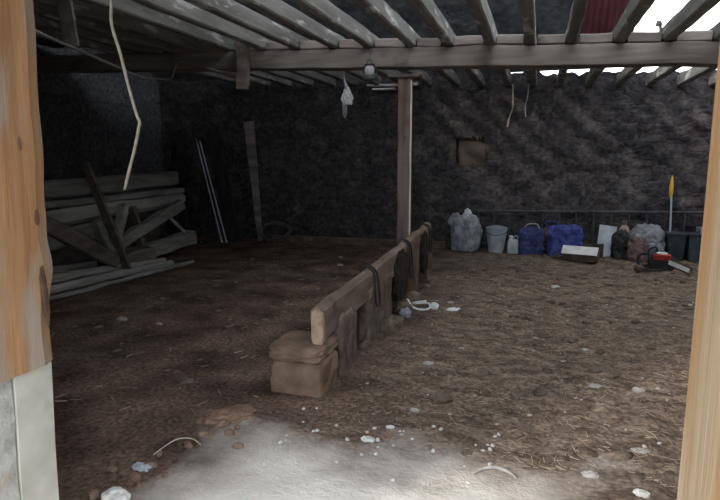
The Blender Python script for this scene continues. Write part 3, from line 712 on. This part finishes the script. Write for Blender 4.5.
# black sack, pinkish sack, bottle
b = MB(); b.lump((0, 0, -.01), (.30, .3, .48), 3.4, .2, 2.6, 5, 41, .5, pinch=.1); obj_at(b, 'sack', 'black', (1.40, 10.27, 0), 'black sack standing right of the whitish panel', 'sack')
b = MB(); b.lump((0, 0, -.01), (.30, .26, .40), 3.2, .2, 2.6, 5, 42, .5); obj_at(b, 'sack', 'sack', (1.62, 10.02, 0), 'pinkish-brown sack slumped between the black sack and grey plastic', 'sack')
t = thing('bottle', 'dusty pink bottle poking up behind the pinkish-brown sack', 'bottle', (1.45, 10.47, 0))
b = MB(); b.lathe([(.085, 0), (.09, .02), (.09, .44), (.075, .5), (.04, .55)], n=18); obj_at(b, 'body', 'skin_tub', (0, 0, 0), parent=t, smooth=True)
b = MB(); b.lathe([(.04, .55), (.042, .62), (.03, .63)], n=14); obj_at(b, 'cap', 'sack', (0, 0, 0), parent=t)
# grey translucent sheeting
t = thing('plastic_sheeting', 'mound of grey plastic sheeting right of the pinkish-brown sack', 'sheeting', (1.80, 10.38, 0))
b = MB(); b.lump((0, .05, -.01), (.56, .36, .58), 3, .16, 2.6, 5, 51, .9, pinch=.1); obj_at(b, 'mound', 'grey_film', (0, 0, 0), parent=t, smooth=True)
b = MB(); b.lump((.06, -.12, -.01), (.36, .22, .3), 3, .2, 3, 5, 52, .8); obj_at(b, 'front_fold', 'clear_plastic', (0, 0, 0), parent=t)
# dark teal bins
for k, (x, lab) in enumerate(((2.22, 'dark teal tub beside the grey sheeting, left of two'), (2.52, 'dark teal tub at the right end of the clutter, right of two'))):
    t = thing('plastic_tub', lab, 'tub', (x, 10.36, 0), 'dark teal tubs')
    b = MB(); b.box((0, 0, .22), (.22, .26, .44), taper=1.2); b.build('body', M['teal'], t, bevel=.015)
    b = MB(); b.box((0, 0, .45), (.29, .34, .035)); b.build('lid', M['teal'], t, bevel=.008)
# white crate frame
t = thing('plastic_crate', 'white open crate behind the tubs beside the right door timber', 'crate', (2.82, 10.42, 0))
for z in (.04, .3, .53):
    b = MB(); b.box((0, -.12, z), (.5, .03, .05)); b.box((0, .12, z), (.5, .03, .05)); b.box((-.24, 0, z), (.03, .24, .05)); b.box((.24, 0, z), (.03, .24, .05)); b.build('rim', M['bucket'], t)
for sx_ in (-1, 1):
    for sy_ in (-1, 1):
        b = MB(); b.box((.24*sx_, .12*sy_, .28), (.04, .04, .56)); b.build('corner_post', M['bucket'], t, bevel=.004)
b = MB(); b.box((0, 0, .28), (.42, .18, .5)); b.build('contents', M['teal'], t, bevel=.01)
# stake with orange tip
t = thing('marker_stake', 'thin pale blue stake with orange tip standing behind the tubs', 'stake', (2.17, 10.56, 0))
b = MB(); b.tube([(.02, 0, 0), (0, 0, .6), (-.02, 0, 1.06)], .016, n=8); b.build('shaft', M['stake'], t)
b = MB(); b.lathe([(.014, 1.02), (.032, 1.1), (.034, 1.22), (.02, 1.34), (.006, 1.4)], (-.03, 0, 0), 10); tag(b.build('tip', M['orange'], t), 'orange-yellow tip')
# open cardboard tray
t = thing('cardboard_box', 'open box with white flap lying in front of the bright blue bag', 'box', (.74, 9.82, 0))
t.rotation_euler.z = -.25
z0 = .02
for (p, s, m_) in (((0, -.11, z0+.075), (.52, .016, .15), 'card'), ((0, .13, z0+.085), (.52, .016, .17), 'card'), ((-.26, .01, z0+.08), (.016, .24, .15), 'card'), ((.26, .01, z0+.08), (.016, .24, .15), 'card')):
    b = MB(); b.box(p, s); b.build('side', M[m_], t)
b = MB(); b.box((0, .01, z0), (.52, .24, .012)); b.build('bottom', M['card'], t)
b = MB(); b.box((.0, -.15, z0 + .175), (.55, .17, .012), (.75, 0, 0)); tag(b.build('flap', M['card_white'], t), 'white top flap')
b = MB(); b.box((-.36, .0, z0 + .1), (.25, .2, .012), (0, -.65, .0)); b.build('flap', M['card'], t)
# power tool on the floor
t = thing('chainsaw', 'black chainsaw with red and white casing on the floor at right', 'chainsaw', (1.84, 9.35, .0))
t.rotation_euler.z = -.5
b = MB(); b.lump((0, 0, 0), (.34, .22, .24), 4, .12, 2.5, 4, 61); b.build('engine_body', M['black'], t)
b = MB(); b.lump((.03, -.05, .16), (.24, .16, .10), 4, .08, 2, 4, 62); b.build('red_casing', M['red'], t, smooth=True)
b = MB(); b.lump((.02, -.05, .235), (.15, .12, .045), 4, .05, 2, 3, 63); b.build('white_cover', M['white_plastic'], t, smooth=True)
b = MB(); b.tube([(-.12, -.1, .1), (-.16, -.11, .28), (-.1, -.02, .34), (-.1, .1, .28), (-.1, .11, .1)], .015, n=7); b.build('front_handle', M['black'], t, smooth=True)
b = MB(); b.tube([(-.14, 0, .2), (-.26, 0, .22), (-.34, 0, .14), (-.30, 0, .04), (-.15, 0, .05)], .018, n=7); b.build('rear_handle', M['black'], t, smooth=True)
b = MB(); b.plank((.12, -.09, .15), (.42, -.12, .06), .012, .06, seg=6, rough=.0, ch=.2); b.build('guide_bar', M['white_plastic'], t)
b = MB(); b.tube([(.16, -.09, .20), (.42, -.12, .105), (.455, -.12, .055), (.42, -.12, .02), (.16, -.09, .09)], .009, n=6); b.build('chain', M['black'], t)
b = MB(); b.plank((1.48, 9.12, .03), (1.80, 9.02, .035), .07, .06, seg=10, rough=.014, seed=160, taper=.5)
tag(b.build('broken_branch', M['black']), 'short blackened branch lying in front of the chainsaw', 'branch')
b = MB(); b.lump((0, 0, 0), (.14, .12, .1), 2.2, .35, 3, 3, 66); obj_at(b, 'stone', 'clod', (1.5, 9.1, 0), 'dark lump at the left end of the blackened branch', 'stone')

# ------------------------------------------------------------------ scraps on the floor, one by one
def scrap(x, y, s, m, lab, cat='scrap', flat=.35, rot=0, seed=0, name='paper_scrap', group=None):
    b = MB(); s *= .72; b.lump((0, 0, 0), (s, s*.62, s*flat), 2.6, .35, 2.5, 3, seed, .4, rot)
    return obj_at(b, name, m, (x, y, fh(x, y) - .006), lab, cat, group)
scrap(-4.03, 4.61, .15, 'paper', 'off-white scrap on the dark floor in front of the left pile', seed=1)
scrap(-3.59, 4.63, .09, 'paper', 'small off-white scrap right of the larger one before the left pile', seed=2)
scrap(-4.2, 5.5, .08, 'paper', 'small pale scrap near the ends of the pale poles', seed=3)
scrap(-2.94, 8.27, .13, 'paper', 'pale scrap on the left floor well behind the low wall', seed=4)
scrap(-3.17, 8.95, .10, 'paper', 'small pale scrap farthest back on the left floor', seed=5)
scrap(-6.55, 9.9, .06, 'chalk', 'tiny white chip right of the timber pile near the pipes', seed=6, name='stone_chip')
scrap(-.81, 6.04, .22, 'white_plastic', 'flat white plastic scrap right of the low wall twine', seed=7, name='plastic_scrap', flat=.2)
scrap(-.9, 6.35, .10, 'paper', 'small pale scrap behind the flat white plastic scrap', seed=8)
scrap(-.77, 4.27, .12, 'paper', 'milky plastic scrap on the floor right of the stone block', seed=9, name='plastic_scrap')
scrap(-.57, 4.75, .06, 'paper', 'tiny pale scrap behind the milky one right of the stone block', seed=10)
scrap(.29, 7.67, .16, 'chalk', 'bright white scrap in the middle of the straw floor', seed=11, rot=.6)
scrap(.46, 5.04, .10, 'paper', 'small pale scrap on the straw nearest the right door timber', seed=12)
scrap(.05, 5.3, .07, 'paper', 'tiny pale scrap left of the small one on the straw', seed=13)
scrap(-.88, 2.94, .11, 'chalk', 'chalky chip where bare concrete meets the dirt', seed=14, name='stone_chip')
scrap(-.79, 3.12, .07, 'chalk', 'small chalky chip just beyond the one at the edge of the concrete', seed=15, name='stone_chip')
scrap(-.70, 3.42, .08, 'paper', 'pale flat chip on brown dirt right of the stone block', seed=16, name='stone_chip')
b = MB(); b.lump((0, 0, 0), (.10, .06, .03), 2.4, .35, 2.5, 4, 17, .5); obj_at(b, 'plastic_scrap', 'paleblue', (-1.93, 2.28, fh(-1.93, 2.28)), 'pale blue crumpled scrap at the lower left edge of the concrete', 'scrap')
b = MB(); b.lump((0, 0, -.02), (.13, .10, .09), 2.6, .2, 2.5, 4, 18); obj_at(b, 'stone', 'chalk', (-1.845, 1.985, 0), 'rounded white stone at the bottom edge left of centre', 'stone')
b = MB(); z = .015; b.tube([(-1.95, 2.40, z), (-1.90, 2.53, z + .03), (-1.84, 2.60, z + .012), (-1.76, 2.57, z)], .0035, n=6)
tag(b.build('twig', M['twig']), 'thin bent pale twig at the left edge of the concrete', 'twig')
b = MB(); b.lump((0, 0, -.02), (.22, .30, .06), 2, .3, 3, 4, 19); o = obj_at(b, 'earth_clod', 'rust_earth', (-1.80, 2.98, 0), 'orange-brown streak of earth left of the stone block', 'earth', kind='thing'); o.rotation_euler.z = -.8
b = MB(); z = .018; b.tube([(-.25, 2.75, z - .008), (-.20, 2.80, z), (-.13, 2.82, z + .004), (-.06, 2.79, z), (-.035, 2.765, z - .008)], lambda t_: .003 + .007 * math.sin(PI * min(1, t_ * 1.1)), n=8)
tag(b.build('bone', M['paper'], smooth=True), 'curved white bone lying on the concrete at bottom centre right', 'bone')
scrap(.33, 2.92, .11, 'paper', 'pale torn scrap near the bottom beside the right door timber', seed=20)
scrap(.55, 2.80, .10, 'chalk', 'bright chip at the bottom edge by the right door timber', seed=21, name='stone_chip')
scrap(.62, 3.29, .12, 'paper', 'milky strip of plastic on the dirt close to the right door timber', seed=22, name='plastic_scrap', flat=.2)
scrap(.46, 4.12, .12, 'paper', 'milky plastic flake on the straw behind the torn scrap', seed=23, name='plastic_scrap', flat=.25)
scrap(.75, 4.2, .11, 'paper', 'pale forked scrap on the straw toward the right door timber', seed=24)
scrap(1.7, 7.0, .08, 'chalk', 'small white scrap far right on the straw floor', seed=25)
b = MB(); b.lump((0, 0, -.02), (.13, .12, .08), 2.2, .3, 3, 3, 26); obj_at(b, 'earth_clod', 'clod', (-.55, 3.62, 0), 'dark round clod on brown dirt right of the stone block', 'clod', kind='thing')
b = MB(); b.lump((0, 0, -.02), (.12, .12, .06), 2.2, .3, 3, 3, 27); obj_at(b, 'earth_clod', 'clod', (.1, 3.95, 0), 'dark round clod on the straw right of centre', 'clod', kind='thing')
# chalky crumbs on the concrete: alike, so they share one description
chip = None
rc = random.Random(5)
for k in range(22):
    y = rc.uniform(2.0, 2.9); x = -1.95 + (y - 2.0) * .22 + rc.gauss(0, .10)
    if chip is None:
        b = MB(); b.lump((0, 0, -.006), (.05, .035, .03), 2.4, .35, 2.5, 2, 33); o = chip = b.build('stone_chip', M['block'])
    else: o = chip.copy(); C.objects.link(o)
    o.location = (x, y, fh(x, y)); o.rotation_euler.z = rc.random() * 6; q = rc.uniform(.5, 1.4); o.scale = (q, q, q)
    tag(o, 'small brownish chip of rubble along the left edge of the concrete', 'stone chip', 'rubble chips at the edge of the concrete', 'thing')
crumb = None
rc = random.Random(11)
for k in range(46):
    x = rc.uniform(-1.45, -.15); y = rc.uniform(2.15, 3.25)
    if crumb is None:
        b = MB(); b.lump((0, 0, 0), (.026, .02, .014), 2.4, .35, 2.5, 2, 30); o = crumb = b.build('chalk_crumb', M['chalk'])
    else: o = crumb.copy(); C.objects.link(o)
    o.location = (x, y, fh(x, y) - .002); o.rotation_euler.z = rc.random() * 6; s = rc.uniform(.5, 1.25); o.scale = (s, s, s)
    tag(o, 'small chalky white crumb scattered on the concrete inside the doorway', 'crumb', 'chalk crumbs on the concrete', 'thing')

# loose straw, flecks and clods: uncountable
def sticks(name, n, m, lab, area, rng, lmin, lmax, wmin, wmax):
    b = MB()
    for k in range(n):
        x, y = area(rng)
        a = rng.random() * 6.28; l = rng.uniform(lmin, lmax); w_ = rng.uniform(wmin, wmax)
        d = Vector((math.cos(a), math.sin(a), rng.uniform(-.2, .25))); s = Vector((-d.y, d.x, 0)).normalized()
        c = Vector((x, y, fh(x, y) + .006)); vs = []
        for e in (-1, 1):
            for q in ((-w_, -w_*.5), (w_, -w_*.5), (0, w_)): vs.append(b.bm.verts.new(c + d * l * e + s * q[0] + Vector((0, 0, q[1]))))
        for f in ((0, 1, 4, 3), (1, 2, 5, 4), (2, 0, 3, 5), (0, 2, 1), (3, 4, 5)): b.bm.faces.new([vs[i] for i in f])
    return tag(b.build(name, M[m]), lab, name.replace('_', ' ').split()[0], None, 'stuff')
def area_r(rng):
    while True:
        x = rng.uniform(-1.18, 3.6); y = 2.9 + 7.5 * rng.random() ** 1.1
        if rng.random() < min(1, .35 + .4 * (x + 1.2)): return x, y
def area_l(rng): return rng.uniform(-5.0, -1.75), rng.uniform(2.8, 10.2)
r1 = random.Random(3)
sticks('straw_litter', 10000, 'straw', 'trodden straw strewn over the floor right of the low wall', area_r, r1, .010, .032, .0008, .002)
sticks('straw_litter', 260, 'straw', 'sparse bits of straw on the dark floor left of the low wall', area_l, r1, .015, .05, .0016, .004)
b = MB()
for k in range(420):
    x, y = area_r(r1); s = r1.uniform(.008, .026)
    b.lump((x, y, fh(x, y) - .004), (s*1.4, s, s*.5), 2.5, .3, 2, 1, k, rot=r1.random()*6, flat=False)
tag(b.build('pale_flecks', M['fleck']), 'pale flecks of litter scattered through the straw', 'flecks', None, 'stuff')
b = MB()
for k in range(900):
    x, y = area_r(r1); s = r1.uniform(.025, .085)
    b.lump((x, y, fh(x, y) - .02), (s*1.4, s, s*.55), 2.2, .35, 2, 2, k, rot=r1.random()*6, flat=False)
for k in range(160):
    x, y = area_l(r1); s = r1.uniform(.03, .09)
    b.lump((x, y, fh(x, y) - .02), (s*1.4, s, s*.5), 2.2, .35, 2, 2, k, rot=r1.random()*6, flat=False)
tag(b.build('dirt_clods', M['clod']), 'crumbly lumps of trodden dung and earth all over the floor', 'dirt', None, 'stuff')

# ------------------------------------------------------------------ light
wd = bpy.data.worlds.new('overcast_sky'); bpy.context.scene.world = wd; wd.use_nodes = True
bg = wd.node_tree.nodes['Background']; bg.inputs['Color'].default_value = (.91, .955, 1.0, 1); bg.inputs['Strength'].default_value = 1.0
sl = bpy.data.lights.new('hazy_sun', 'SUN'); sl.energy = .5; sl.angle = math.radians(6); sl.color = (1, .93, .84)
so = bpy.data.objects.new('hazy_sun', sl); C.objects.link(so)
so.rotation_euler = Vector((.62, 1.0, -.62)).to_track_quat('-Z', 'Y').to_euler()

# ------------------------------------------------------------------ camera
cd = bpy.data.cameras.new('camera'); cd.sensor_width = 36; cd.lens = 28; cd.clip_start = .02
co = bpy.data.objects.new('camera', cd); C.objects.link(co)
co.location = (0, 0, 1.6); co.rotation_euler = (math.radians(90 - 8.8), 0, math.radians(17.5))
S = bpy.context.scene; S.camera = co
S.view_settings.view_transform = 'Standard'; S.view_settings.look = 'None'; S.view_settings.gamma = 1; S.view_settings.use_curve_mapping = False
S.view_settings.exposure = 2.3
S.cycles.max_bounces = 10; S.cycles.diffuse_bounces = 6
